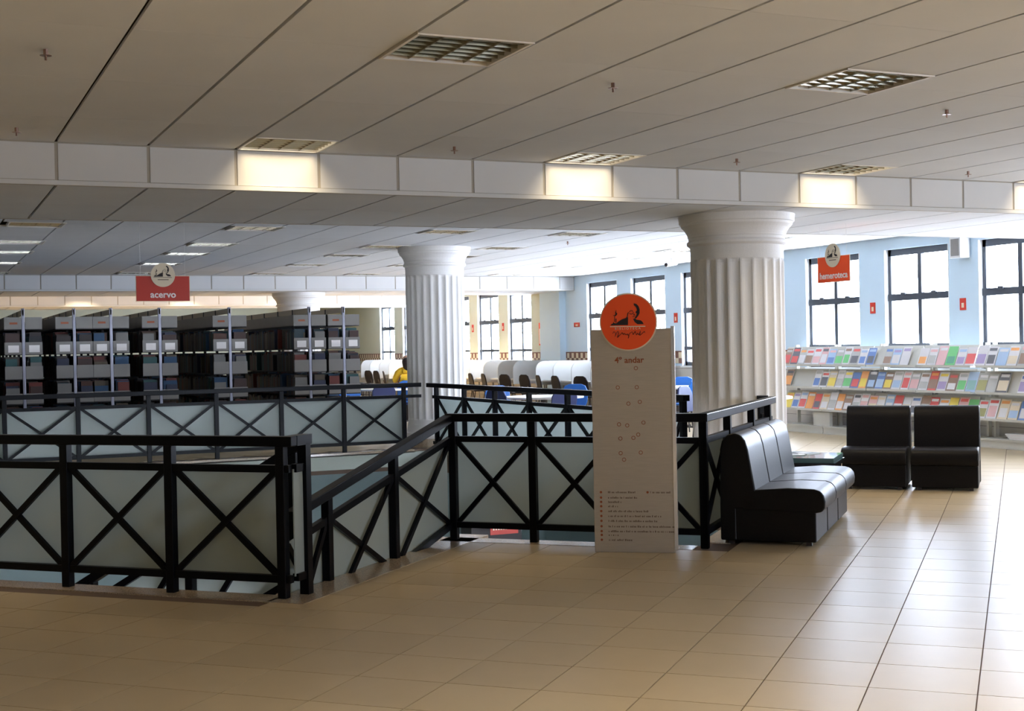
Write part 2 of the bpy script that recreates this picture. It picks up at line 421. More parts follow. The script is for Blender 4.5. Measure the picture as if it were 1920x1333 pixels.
# chequered tile band between windows
bd, bc = MB(), MB()
spans = [(edges[i], edges[i+1]) for i in range(0, len(edges), 2)]
for a, b in spans:
    if b < 8: continue
    bd.box(WX-.012, WX+.01, a, b, 1.315, 1.34)
    n = max(1, int((b-a)/.11)); s_ = (b-a)/n
    for q in range(n):
        for rr, (z0, z1) in enumerate(((1.20, 1.315), (1.10, 1.20))):
            t = (bd if (q+rr) % 2 else bc); t.box(WX-.010, WX+.01, a+q*s_+.003, a+(q+1)*s_-.003, z0, z1)
o = bd.build('dark_border_tiles', m_red_t, wall_right); o['kind'] = 'stuff'
o = bc.build('cream_border_tiles', m_cream_t, wall_right); o['kind'] = 'stuff'
# pier under the second beam
struct(MB().box(WX-.16, WX+.02, 27.45, 28.5, 0, H2), 'trim_%d' % k, m_wall); k += 1
struct(MB().box(XL-.3, XL, Y0, Y1, -.3, H1+.3), 'wall_left', m_wallg)
wf = MB().box(XL-.3, XR+.02, Y0-.3, Y0, -.3, 1.05).box(XL-.3, XR+.02, Y0-.3, Y0, 2.85, H1+.3)
ex = [XL-.3]+[e for w in FILL_WIN for e in (w, w+1.8)]+[XR+.02]
for i in range(0, len(ex), 2): wf.box(ex[i], ex[i+1], Y0-.3, Y0, 1.05, 2.85)
struct(wf, 'wall_front', m_wallg)
wall_back = struct(MB().box(XL-.3, XR+.02, Y1, Y1+.3, -.3, H1+.3), 'wall_back', m_wallg)
# windows on the window wall
wn = 1
def window(y0, w, n):
    fx0, fx1 = WX+.07, WX+.14
    f = MB(); y1 = y0+w; fr = .075
    f.box(fx0, fx1, y0, y0+fr, WZ0, WZ1); f.box(fx0, fx1, y1-fr, y1, WZ0, WZ1)
    f.box(fx0, fx1, y0, y1, WZ1-fr*1.3, WZ1); f.box(fx0, fx1, y0, y1, WZ0, WZ0+fr)
    o = f.build('window_%d' % n, m_frame); o['kind'] = 'structure'
    MB().box(fx0+.005, fx1-.005, y0+w/2-.04, y0+w/2+.04, WZ0, WZ1).build('mullion', m_frame, o)
    MB().box(fx0-.015, fx1, y0, y1, 2.075, 2.175).build('transom', m_frame, o)
    MB().box(fx0-.015, fx1, y0, y1, 1.36, 1.42).build('transom', m_frame, o)
    for q in (.27, .74): MB().box(fx0-.03, fx0, y0+w*q-.05, y0+w*q+.05, 2.155, 2.195).build('latch', m_frame, o)
    for a, b in ((y0+fr, y0+w/2-.04), (y0+w/2+.04, y1-fr)):
        for z0, z1 in ((WZ0+fr, 1.36), (1.42, 2.075), (2.175, WZ1-fr)):
            MB().box(WX+.108, WX+.112, a, b, z0, z1).build('pane', m_glass, o)
    MB().box(WX-.03, WX+.07, y0-.02, y1+.02, WZ0-.03, WZ0).build('sill', m_reveal, o)
    for yy in (y0, y1): MB().box(WX-.004, WX+.32, yy-.004 if yy == y0 else yy-.012, yy+.012 if yy == y0 else yy+.004, WZ0, WZ1).build('reveal', m_reveal, o)
for w in WIN:
    window(w, WW, wn); wn += 1
for x0 in FILL_WIN:  # frames and panes of the added fill windows, out of view
    f = MB()
    for a, b, c, d in ((x0, x0+.06, 1.05, 2.85), (x0+1.74, x0+1.8, 1.05, 2.85), (x0, x0+1.8, 1.05, 1.11), (x0, x0+1.8, 2.79, 2.85), (x0+.87, x0+.93, 1.05, 2.85), (x0, x0+1.8, 2.07, 2.17)): f.box(a, b, Y0-.2, Y0-.14, c, d)
    o = f.build('window_%d' % wn, m_frame); o['kind'] = 'structure'; wn += 1
    for q in (0, 1): MB().box(x0+.06+.87*q, x0+.87*(q+1), Y0-.18, Y0-.176, 1.11, 2.79).build('pane', m_glass, o)

# ------------------------------------------------------------------ columns
def column(x, y, h, label, rad=.455):
    t = empty('column', (x, y, 0), label, 'column', 'fluted white columns', 'thing')
    NF = 24; per = 8; rs = []
    def ring(z, depth, r):
        out = []
        for i in range(NF*per):
            a = 2*PI*i/(NF*per); ph = (i % per)/per
            dd = 0 if ph < .2 else math.sin((ph-.2)/.8*PI)**.7
            rr = r-depth*dd; out.append((x+rr*math.cos(a), y+rr*math.sin(a), z))
        return out
    top = h-.40
    rs = [ring(.32, 0, rad), ring(.40, .0, rad), ring(.42, .02, rad), ring(.46, .024, rad)]+[ring(z, .024, rad) for z in (.6, 1.2, top-.12)]+[ring(top-.07, .02, rad-.002), ring(top-.045, .012, rad-.002), ring(top-.03, 0, rad-.002), ring(top+.02, 0, rad-.002)]
    MB().rings(rs).build('shaft', m_column, t, smooth=False)
    c = [(rad-.004, 0), (rad+.0, .10), (rad+.012, .105), (rad+.03, .12), (rad+.032, .145), (rad+.014, .16), (rad+.012, .185), (rad+.02, .19), (rad+.02, .205), (rad+.03, .23), (rad+.055, .27), (rad+.085, .30), (rad+.09, .325), (rad+.105, .33), (rad+.107, .36), (rad+.112, .40)]
    MB().lathe((x, y, h-.40), c, 72).build('capital', m_column, t, smooth=False)
    MB().lathe((x, y, 0), [(rad+.05, .12), (rad+.06, .16), (rad+.06, .2), (rad+.03, .22), (rad+.015, .27), (rad+.002, .33)], 72).build('base', m_column, t)
    MB().lathe((x, y, 0), [(rad+.10, 0), (rad+.10, .12), (rad+.02, .121)], 48).build('plinth', m_granite, t)
    return t
column(7.42, 11.08, H2, 'big fluted white column beside the black sofa, nearest of the columns')
column(7.42, 19.38, H1, 'fluted white column between the two far railings, in the middle of the room')
column(7.62, 28.1, H2, 'distant white column, only its capital showing above the grey bookcases')

# ------------------------------------------------------------------ railings
def railing(p0, p1, posts, label, group=None, zs0=0, zs1=0, side=1, ends=(0, 0), pw=.058, caps=None):
    """p0,p1 floor points; posts: distances along; zs: floor height at both ends (slope)"""
    p0, p1 = Vector(p0), Vector(p1); L = (p1-p0).length; d = (p1-p0)/L; n = Vector((d.y, -d.x, 0))*side
    t = empty('railing', (p0.x, p0.y, 0), label, 'railing', group)
    zz = lambda s: zs0+(zs1-zs0)*s/L
    P = lambda s, z, off=0: p0+d*s+n*off+DZ*(z+zz(s))
    MB().bar(P(-ends[0], .952), P(L+ends[1], .952), .075, .062).build('handrail', m_black, t, bevel=.006)
    MB().bar(P(0, .785), P(L, .785), .04, .045).build('mid_rail', m_black, t)
    MB().bar(P(0, .118), P(L, .118), .04, .045).build('bottom_rail', m_black, t)
    for s in posts:
        b = P(s, 0); MB().obox(b-d*pw/2-n*pw/2-DZ*.0, d*pw, n*pw, DZ*.93).build('post', m_black, t, bevel=.004)
    for a, b in zip(posts[:-1], posts[1:]):
        MB().obox(P(a, .13, .035), d*(b-a)+DZ*(zz(b)-zz(a)), n*.008, DZ*.65).build('frosted_panel', m_frost, t)
        MB().bar(P(a+.02, .12, .004), P(b-.02, .785, .004), .026, .036).build('brace', m_black, t)
        MB().bar(P(a+.02, .785, -.004), P(b-.02, .12, -.004), .026, .036).build('brace', m_black, t)
    return t
# near left: posts at u -4.18, -4.99, -5.79 ... at v = 7.06 ; panels on the well side
railing(UV(-4.13, 7.06), UV(-8.35, 7.06), [.06, .86, 1.66, 2.46, 3.26, 4.06], 'black steel railing nearest the camera, its frosted panels crossed by X braces', side=1, ends=(.03, 0))
t = empty('corner_post', UV(-4.12, 7.24), 'black square corner post with short return of handrail at the stair opening', 'railing post')
MB().obox(UV(-4.16, 7.20, 0), DU*.06, DV*.06, DZ*.93).build('post', m_black, t)
MB().obox(UV(-4.175, 7.10, .921), DU*.075, DV*.18, DZ*.062).build('handrail', m_black, t)
MB().obox(UV(-4.15, 7.10, .76), DU*.04, DV*.12, DZ*.05).build('mid_rail', m_black, t)
MB().obox(UV(-4.15, 7.10, .10), DU*.04, DV*.12, DZ*.045).build('bottom_rail', m_black, t)
MB().obox(UV(-4.134, 7.09, .13), DU*.008, DV*.12, DZ*.65).build('frosted_panel', m_frost, t)
# back of the corner: long run to the sofa
railing(UV(-4.148, 9.58), UV(-2.165, 9.58), [0, .661, 1.322, 1.983], 'black railing with crossed braces behind the steel floor directory', side=-1, ends=(.05, .03))
railing(UV(-2.165, 9.58), UV(-2.165, 12.38), [0, .86, 1.86, 2.66], 'black railing rising behind the row of black leather seats', side=-1, ends=(.03, .1))
# sloping run down the well side
railing(UV(-4.175, 9.60), UV(-4.235, 7.36), [0.98, 1.92], 'sloping black handrail and braced panels descending beside the granite edge', side=1, zs0=0, zs1=-.45, ends=(0, .14))
slop = [o for o in COL.objects if o.get('label', '').startswith('sloping black')][0]
def slope_bits(t):
    p0 = UV(-4.175, 9.60); d = (UV(-4.235, 7.36)-p0).normalized(); n = -DU
    zz = lambda s: -.2027*s
    P = lambda s, z, off=0: p0+d*s+n*off+DZ*(z+zz(s))
    for a, b in ((0, .98), (1.92, 2.42)):
        MB().obox(P(a, .13, .035), d*(b-a)+DZ*(zz(b)-zz(a)), n*.008, DZ*.65).build('frosted_panel', m_frost, t)
        MB().bar(P(a+.02, .12, .004), P(b-.02, .785, .004), .026, .036).build('brace', m_black, t)
        MB().bar(P(a+.02, .785, -.004), P(b-.02, .12, -.004), .026, .036).build('brace', m_black, t)
    for s in (.98, 1.92): MB().obox(P(s, -.35)-d*.029-n*.029, d*.058, n*.058, DZ*.37).build('post_foot', m_black, t)
slope_bits(slop)
# ramp / landing behind it and stair down to the left
ramp = MB().obox(UV(-4.30, 9.55, -.08), -DV*2.5-DZ*.507, -DU*1.25, DZ*.05).build('ramp', m_granite)
tag(ramp, 'short granite ramp sloping down inside the stairwell behind its rail', 'ramp')
st = empty('staircase', UV(-5.6, 7.9, -.65), 'granite staircase going down inside the stairwell behind the front railing', 'stairs')
for i in range(12):
    MB().uv(-5.62-.29*(i+1), -5.6-.29*i, 7.35, 8.6, -.80-.17*i, -.63-.17*i).build('step', m_granite, st)
railing(UV(-4.34, 7.55), UV(-8.3, 7.55), [0.05, .85, 1.65, 2.45, 3.25], 'lower stair railing dropping away behind the front railing', side=1, zs0=-.06, zs1=-2.3)
# far left run and right run that meet at the middle column
railing((6.92, 18.75, 0), (-2.6, 18.75, 0), [.27+.925*i for i in range(10)], 'long black railing in front of the grey bookcases on the far side of the stairwell', side=1)
railing((6.93, 18.25, 0), (6.97, 11.35, 0), [.12+1.05*i for i in range(7)]+[6.85], 'black railing with crossed braces running from the middle column to the big column', side=-1, ends=(.2, .02))
t = empty('railing_stub', (7.36, 10.6, 0), 'short black railing end sticking out of the big column above the seats', 'railing')
MB().box(7.32, 7.395, 10.56, 10.75, .921, .983).build('handrail', m_black, t); MB().box(7.33, 7.385, 10.60, 10.655, 0, .93).build('post', m_black, t); MB().box(7.335, 7.375, 10.58, 10.75, .76, .81).build('mid_rail', m_black, t)

# ------------------------------------------------------------------ ceiling lamps
def lamp(x, y, lit, z=H1):
    t = empty('ceiling_lamp', (x, y, z), None, 'ceiling lamp')
    w, dd = .634, .60; x0 = x+.008
    MB().box(x0, x0+w, y, y+.018, z-.006, z+.03).box(x0, x0+w, y+dd-.018, y+dd, z-.006, z+.03).box(x0, x0+.018, y, y+dd, z-.006, z+.03).box(x0+w-.018, x0+w, y, y+dd, z-.006, z+.03).build('frame', m_lampframe, t)
    MB().box(x0, x0+w, y, y+dd, z+.09, z+.095).box(x0+.012, x0+.016, y, y+dd, z+.03, z+.09).box(x0+w-.016, x0+w-.012, y, y+dd, z+.03, z+.09).box(x0, x0+w, y+.012, y+.016, z+.03, z+.09).box(x0, x0+w, y+dd-.016, y+dd-.012, z+.03, z+.09).build('reflector', m_refl, t)
    lv = MB()
    for i in range(1, 4):
        xx = x0+w*i/4; lv.pts([(xx-.012, y+.02, z+.05), (xx-.012, y+dd-.02, z+.05), (xx+.012, y+dd-.02, z+.05), (xx+.012, y+.02, z+.05), (xx, y+.02, z), (xx, y+dd-.02, z)], [(0, 1, 5, 4), (2, 3, 4, 5), (0, 3, 2, 1)])
    for j in range(1, 7):
        yy = y+dd*j/7; lv.pts([(x0+.02, yy-.008, z+.05), (x0+w-.02, yy-.008, z+.05), (x0+w-.02, yy+.008, z+.05), (x0+.02, yy+.008, z+.05), (x0+.02, yy, z+.004), (x0+w-.02, yy, z+.004)], [(0, 1, 5, 4), (2, 3, 4, 5), (0, 3, 2, 1)])
    lv.build('louvre', m_alu, t)
    for i in range(4):
        xx = x0+w*(i+.5)/4; MB().tube((xx, y+.03, z+.07), (xx, y+dd-.03, z+.07), .008, 6).build('tube', m_tube_on if lit else m_tube_off, t)
    return t
index_children()
_l0 = {}
def lamp_label(x, y):
    if y > 28: return ('distant lamp past the second beam, %s row, %s from the side' % ({30.6: 'first', 33.0: 'second', 34.8: 'last'}[y], ['first', 'second', 'third', 'fourth', 'fifth', 'sixth'][round((x+1.55)/2.6)]), 'ceiling lamps beyond the second beam')
    if y > 13:
        rows = {16.35: 'first', 18.95: 'second', 20.85: 'third', 23.3: 'fourth', 26.1: 'fifth'}
        cols = {-4.15: 'farthest out to the side', -1.55: 'at the picture edge', 1.05: 'over the dark bookcases', 3.65: 'over the gap beside the red hanging sign', 6.25: 'in line with the middle column', 8.2: 'just past the middle column', 11.45: 'near the window wall'}
        return ('ceiling lamp %s, %s row beyond the beam' % (cols[x], rows[y]), 'ceiling lamps beyond the beam')
    i = round((x-2.284)/2.6)
    pos = {-4: 'far out of the picture', -3: 'second outside the picture', -2: 'outside the picture', -1: 'at the dark end of the room', 0: 'above the stairwell railing', 1: 'above the steel directory', 2: 'above the sofas', 3: 'nearest the window wall', 4: 'against the window wall'}[i]
    row = 'lighting the beam face' if y > 9 else 'with dark louvres' if y > 6 else 'lit as unseen fill overhead' if y > 2 else 'lit as unseen fill behind the camera'
    return ('square ceiling lamp %s, %s' % (row, pos), 'ceiling lamps before the beam')
proto = {}
for x, y, lit in LAMPS:
    if lit not in proto:
        t = lamp(x, y, lit); proto[lit] = t; index_children()
    else: t = copy_tree(proto[lit], (x, y, H1))
    a, b = lamp_label(x, y); tag(t, a, 'ceiling lamp', b)
    if lit:
        e = 6 if 9 < y < 10 else 15
        if y > 28: e = 75 if x > 8 else 22
        area('lamp_light', (x+.325, y+.30, H1+.001), .58, .56, (0, 0, 0), e, (1, .80, .52) if y > 9 else (1, .90, .76), spread=2.0)

# sprinklers
def sprinkler(x, y, i, lab):
    t = empty('sprinkler', (x, y, H1-.055), lab, 'sprinkler', 'ceiling sprinklers')
    MB().tube((x, y, H1-.03), (x, y, H1), .012, 8).tube((x, y, H1-.032), (x, y, H1-.03), .03, 10).build('body', m_brass, t)
    MB().tube((x, y, H1-.055), (x, y, H1-.03), .006, 6).build('bulb', m_brass, t)
for i, (x, y, lab) in enumerate([(.65, 7.1, 'brass sprinkler on the ceiling nearest the dark corner'), (.68, 9.6, 'brass sprinkler close to the beam at the picture edge'), (3.81, 6.95, 'brass sprinkler between the two unlit lamps'), (3.84, 9.55, 'brass sprinkler by the beam face above the middle column'), (6.38, 9.5, 'brass sprinkler by the beam above the big column'), (6.43, 7.05, 'brass sprinkler beside the lamp above the sofas'), (9.0, 9.6, 'brass sprinkler by the beam near the windows'), (8.94, 17.8, 'small sprinkler on the far ceiling beyond the beam')]):
    sprinkler(x, y, i, lab)

ORD = 'first second third fourth fifth sixth seventh eighth ninth tenth eleventh twelfth thirteenth fourteenth fifteenth sixteenth seventeenth eighteenth nineteenth twentieth twenty-first twenty-second twenty-third twenty-fourth twenty-fifth twenty-sixth twenty-seventh twenty-eighth twenty-ninth thirtieth thirty-first thirty-second thirty-third thirty-fourth thirty-fifth thirty-sixth'.split()
# ------------------------------------------------------------------ emblem (stylised flat print used on the directory and the hanging signs)
def emblem(o, ax, ay, R, parent, ink, line, n, script=True, ring=None):
    """o centre, ax right, ay up, R disc radius; n outward; coordinates from a 275 unit disc centred (662,387), y down"""
    o, ax, ay, n = Vector(o), Vector(ax), Vector(ay), Vector(n); k_ = R/275
    def P(pts): return [((x-662)*k_, (387-y)*k_) for x, y in pts]
    sh = MB()
    for poly in ([(486, 418), (494, 404), (508, 400), (514, 384), (526, 396), (544, 398), (560, 386), (600, 360), (640, 347), (654, 330), (662, 345), (660, 418)],
                 [(513, 314), (526, 322), (538, 306), (534, 290), (546, 262), (544, 290), (556, 302), (546, 320), (530, 328), (516, 322)],
                 [(526, 330), (532, 330), (528, 384), (522, 384)],
                 [(538, 352), (546, 350), (544, 392), (538, 392)],
                 [(722, 203), (748, 210), (768, 232), (779, 266), (778, 302), (764, 328), (744, 352), (728, 350), (744, 326), (750, 306), (738, 296), (740, 284), (752, 276), (748, 252), (736, 232), (722, 222)],
                 [(652, 335), (655, 306), (664, 290), (671, 292), (663, 308), (660, 332)],
                 [(672, 288), (688, 272), (706, 272), (716, 286), (711, 287), (704, 277), (690, 277), (677, 290)],
                 [(678, 300), (690, 308), (706, 304), (716, 290), (720, 294), (708, 310), (690, 314), (675, 304)],
                 [(722, 306), (730, 318), (722, 324), (716, 320)], [(706, 334), (726, 330), (728, 335), (708, 339)],
                 [(712, 358), (732, 352), (744, 366), (788, 374), (806, 390), (816, 412), (756, 412), (728, 390)]):
        sh.prism(P(poly), o+n*.0005, ax, ay, n*.002)
    sh.build('portrait_print', ink, parent)
    MB().prism(P([(480, 426), (832, 430), (832, 438), (480, 434)]), o+n*.0005, ax, ay, n*.002).build('rule', line, parent)
    if script:
        put_text('B I B L I O T E C A', 26*k_*1.25, o+n*.001+ax*(-6*k_)+ay*((387-462)*k_), ax, ay, line, parent, 0)
        sc = MB(); pr = None; rnd = random.Random(3)
        pts = [(505, 500), (520, 478), (535, 505), (528, 530), (545, 490), (560, 476), (566, 500), (552, 540), (590, 505), (600, 490), (612, 512), (622, 498), (640, 515), (655, 505), (668, 530), (660, 550), (676, 500), (700, 485), (712, 515), (730, 480), (742, 520), (756, 498), (768, 520), (782, 478), (776, 525), (800, 505), (822, 482), (828, 500)]
        for a, b in zip(P(pts[:-1]), P(pts[1:])): sc.bar(o+ax*a[0]+ay*a[1]+n*.002, o+ax*b[0]+ay*b[1]+n*.002, 4*k_, .002, up=n)
        sc.build('signature_print', ink, parent)
    else:
        MB().prism(P([(560, 470), (770, 470), (770, 486), (560, 486)]), o+n*.0005, ax, ay, n*.002).build('caption_print', m_greyink if ring else ink, parent)
def disc(o, ax, ay, n, R, th, N=48):
    return MB().prism([(R*math.cos(2*PI*i/N), R*math.sin(2*PI*i/N)) for i in range(N)], o, ax, ay, Vector(n)*th)

# ------------------------------------------------------------------ steel floor directory
pl, pr_ = Vector((4.475, 8.570, 0)), Vector((4.958, 8.216, 0))
ax = (pr_-pl).normalized(); n = Vector((ax.y, -ax.x, 0)); w = (pr_-pl).length
t = empty('floor_directory', pl+ax*w/2, 'free-standing brushed steel floor directory with a round red emblem at its top', 'sign')
def DP(s, z, off=0): return pl+ax*s+DZ*z+n*off
b = MB().obox(DP(0, .0), ax*(w-.02), -n*.05, DZ*1.605); b.build('steel_board', m_steel, t, bevel=.004)
MB().obox(DP(w-.022, 0.02, .004), ax*.024, -n*.05, DZ*1.60).build('edge_trim', m_steeledge, t)
PXW = w/153.0   # metres per photograph pixel on the board
def BX(px): return (px-1113.5)*PXW
def BZ(py): return (1036-py)*.003905
dc = DP(BX(1184), BZ(612), .006)
disc(dc, ax, DZ, n, 53*PXW, .008).build('disc_rim', m_cream, t)
disc(dc+n*.008, ax, DZ, n, 50.6*PXW, .003, 56).build('disc', m_orange, t)
emblem(dc+n*.011, ax, DZ, 50.6*PXW, t, m_ink, m_cream, n)
put_text('4º andar', .062, DP(BX(1184), BZ(687), .003), ax, DZ, m_rust, t, .0008)
dots = [(1196, 697), (1162, 732), (1197, 732), (1181, 762), (1202, 759), (1163, 800), (1178, 802), (1208, 797), (1165, 826), (1189, 825), (1198, 819), (1165, 853), (1202, 852), (1171, 865)]
for i, (a, c) in enumerate(dots):
    rr = MB(); o_ = DP(BX(a), BZ(c), .001); N = 14
    for q in range(N):
        a1, a2 = 2*PI*q/N, 2*PI*(q+1)/N; rr.bar(o_+ax*(.0125*math.cos(a1))+DZ*(.0125*math.sin(a1)), o_+ax*(.0125*math.cos(a2))+DZ*(.0125*math.sin(a2)), .004, .002, up=n)
    rr.build('map_marker', m_rust, t)
rnd = random.Random(5)
lines = [(925, [(1140, 1192)]), (935, [(1140, 1194)]), (943, [(1140, 1165)]), (951, [(1140, 1157)]), (960, [(1140, 1212)]), (969, [(1140, 1236)]), (978, [(1140, 1228)]), (988, [(1140, 1263)]), (997, [(1140, 1260)]), (1004, [(1140, 1158)]), (1013, [(1140, 1185)])]
lines[0][1].append((1218, 1253))
for y, sp in lines:
    mb = MB(); 
    for a, c in sp:
        x = a
        while x < c:
            ww = rnd.uniform(.9, 2.2); hh = rnd.choice((.010, .010, .014)); mb.obox(DP(BX(x), BZ(y+1.8), .0005), ax*ww*PXW, n*.001, DZ*hh); x += ww+rnd.choice((.7, .7, 2.6))
    mb.build('legend_line', m_greyink, t)
    MB().prism([(.009*math.cos(q*PI/5), .009*math.sin(q*PI/5)) for q in range(10)], DP(BX(1127), BZ(y), .0005), ax, DZ, n*.001).build('legend_bullet', m_rust, t)
MB().prism([(.009*math.cos(q*PI/5), .009*math.sin(q*PI/5)) for q in range(10)], DP(BX(1213), BZ(925), .0005), ax, DZ, n*.001).build('legend_bullet', m_rust, t)

# ------------------------------------------------------------------ hanging signs
def hanging(loc, ax, word, label, zb, W_, HH, red, csize):
    ax = Vector(ax); n = Vector((ax.y, -ax.x, 0)); o = Vector(loc)
    t = empty('hanging_sign', o+DZ*zb, label, 'sign', 'hanging red signs')
    P = lambda s, z, off=0: o+ax*s+DZ*(zb+z)+n*off
    MB().obox(P(-W_/2-.006, -.006, -.002), ax*(W_+.012), -n*.006, DZ*(HH+.012)).build('board_edge', m_cream, t)
    MB().obox(P(-W_/2, 0), ax*W_, -n*.01, DZ*HH).build('board', red, t)
    c = P(0, HH+.012, .003); disc(c, ax, DZ, n, .127, .006).build('disc', m_cream, t)
    emblem(c+n*.006, ax, DZ, .15, t, m_ink, m_ink, n, script=False, ring=True)
    put_text(word, csize, P(.0, .035, .001), ax, DZ, m_white, t, .0022)
    topz = H2 if 10.15 < o.y < 12.75 else H1
    for s in (-W_*.42, W_*.42): MB().tube(P(s, HH), Vector((*P(s, 0)[:2], topz)), .0012, 5).build('wire', m_plastic, t)
hanging((2.46, 14.5, 0), DX, 'acervo', 'red hanging sign reading acervo, in front of the dark bookcases', 2.055, .555, .262, m_red, .098)
hanging((9.01, 11.63, 0), -DY, 'hemeroteca', 'orange hanging sign reading hemeroteca, in front of a window', 2.12, .535, .268, m_orange, .098)

# ------------------------------------------------------------------ leather seats
def seat_unit(o, ax, dep, w=.62, name='lounge_chair', sc=1.0):
    """o back-left floor corner, ax along the row, dep towards the front"""
    o, ax, dep = Vector(o), Vector(ax), Vector(dep)
    t = empty(name, o+ax*w/2+dep*.36, None, 'chair'); g_ = .008
    def pr(poly, nme, inset=g_, bev=.02):
        MB().prism([(a*sc, b*sc) for a, b in poly], o+ax*inset, dep, DZ, ax*(w-2*inset)).build(nme, m_leather, t, bevel=bev, smooth=True, seg=3)
    pr([(.10, .03), (.70, .03), (.70, .27), (.10, .27)], 'base', .012, .012)
    pr([(.16, .255), (.70, .245), (.745, .255), (.765, .285), (.77, .33), (.76, .375), (.735, .405), (.69, .42), (.50, .425), (.18, .40)], 'seat', .006, .014)
    pr([(.0, .03), (.0, .30), (.005, .70), (.02, .765), (.06, .81), (.11, .825), (.16, .81), (.195, .77), (.215, .70), (.24, .55), (.265, .40), (.27, .27), (.12, .26), (.12, .03)], 'backrest', .006, .014)
    for a in (.06, w-.1):
        for d_ in (.05, .62): MB().obox(o+ax*a+dep*d_, ax*.04, dep*.04, DZ*.035).build('foot', m_blacksoft, t)
    return t
nm = ['near seat of the black leather row by the railing, its side panel showing', 'middle seat of the black leather row by the railing', 'far seat of the black leather row, beside the glass side table']
for i in range(3):
    t = seat_unit(UV(-2.10, 9.80+.625*i), DV, DU, .615); t['label'] = nm[i]; t['group'] = 'black leather seats along the railing'
nm = ['black leather seat facing the camera, the one closer to the side table', 'black leather seat facing the camera, the one standing farther out on the open floor']
for i in range(2):
    t = seat_unit(UV(-1.70+.67*i, 14.38), DU, -DV, .645, sc=.985); t['label'] = nm[i]; t['group'] = 'pair of black leather seats in front of the magazine racks'

# side table, glass top on chrome legs
t = empty('side_table', UV(-1.86, 12.85), 'low side table with dark glass top and chrome legs behind the seat row', 'table')
MB().uv(-2.20, -1.56, 12.10, 12.74, .40, .445).build('table_top', m_glasst, t, bevel=.004)
MB().uv(-2.21, -1.55, 12.09, 12.75, .36, .40).build('apron', m_chrome, t)
for u in (-2.19, -1.61):
    for v in (12.11, 12.69): MB().uv(u, u+.045, v, v+.045, 0, .36).build('leg', m_chrome, t, bevel=.006)
def magazine_flat(x, y, z, rz, c1, c2, label, w=.21, h=.28, th=.006):
    t = empty('magazine', (x, y, z), label, 'magazine'); a = Vector((math.cos(rz), math.sin(rz), 0)); b = Vector((-a.y, a.x, 0)); o = Vector((x, y, z))
    MB().obox(o, a*w, b*h, DZ*th).build('pages', m_paper, t); MB().obox(o+DZ*th, a*w, b*h, DZ*.0012).build('cover', cmat(c1), t)
    MB().obox(o+DZ*(th+.0012)+a*w*.15+b*h*.2, a*w*.6, b*h*.4, DZ*.0006).build('cover_picture', cmat(c2), t)
p = UV(-2.05, 12.3); magazine_flat(p.x, p.y, .446, -.5, (.6, .62, .62), (.10, .12, .14), 'open pale magazine lying on the glass side table, near its edge')
p = UV(-1.85, 12.45); magazine_flat(p.x, p.y, .446, .3, (.12, .16, .18), (.5, .5, .5), 'dark magazine lying on the glass side table, near its middle')

# ------------------------------------------------------------------ magazine racks along the window wall
RX = 13.22
units = [(17.42, 18.50), (16.32, 17.40), (15.22, 16.30), (14.12, 15.20), (12.94, 14.02), (11.84, 12.92)]
tiers = [(1.10, .30), (.74, .30), (.385, .30)]
un = ['beside the big column, end unit', 'second from the big column', 'third from the big column', 'behind the seats facing the camera', 'just past the seats facing the camera', 'at the picture edge']
for i, (a, b) in enumerate(units):
    t = empty('magazine_rack', (RX+.2, (a+b)/2, 0), 'pale metal magazine display rack %s' % un[i], 'rack', 'magazine display racks')
    for yy in (a, b-.035): MB().box(RX+.30, RX+.36, yy, yy+.035, 0, 1.42).build('upright', m_shelf, t)
    MB().box(RX, RX+.38, a, b, .0, .02).box(RX+.01, RX+.38, a, b, .02, .10).build('plinth', m_shelf, t)
    MB().box(RX-.005, RX+.38, a, b, .10, .125).build('bottom_shelf', m_shelf, t)
    for z, hh in tiers:
        s_ = MB(); s_.box(RX-.01, RX+.10, a, b, z-.022, z); s_.box(RX-.014, RX-.008, a, b, z-.022, z+.012); s_.box(RX+.08, RX+.33, a, b, z-.014, z-.006)
        s_.build('ledge', m_shelf, t)
        MB().prism([(0, 0), (.115, hh-.01), (.121, hh-.01), (.006, 0)], (RX+.05, a, z), DX, DZ, DY*(b-a)).build('sloped_back', m_shelf, t)
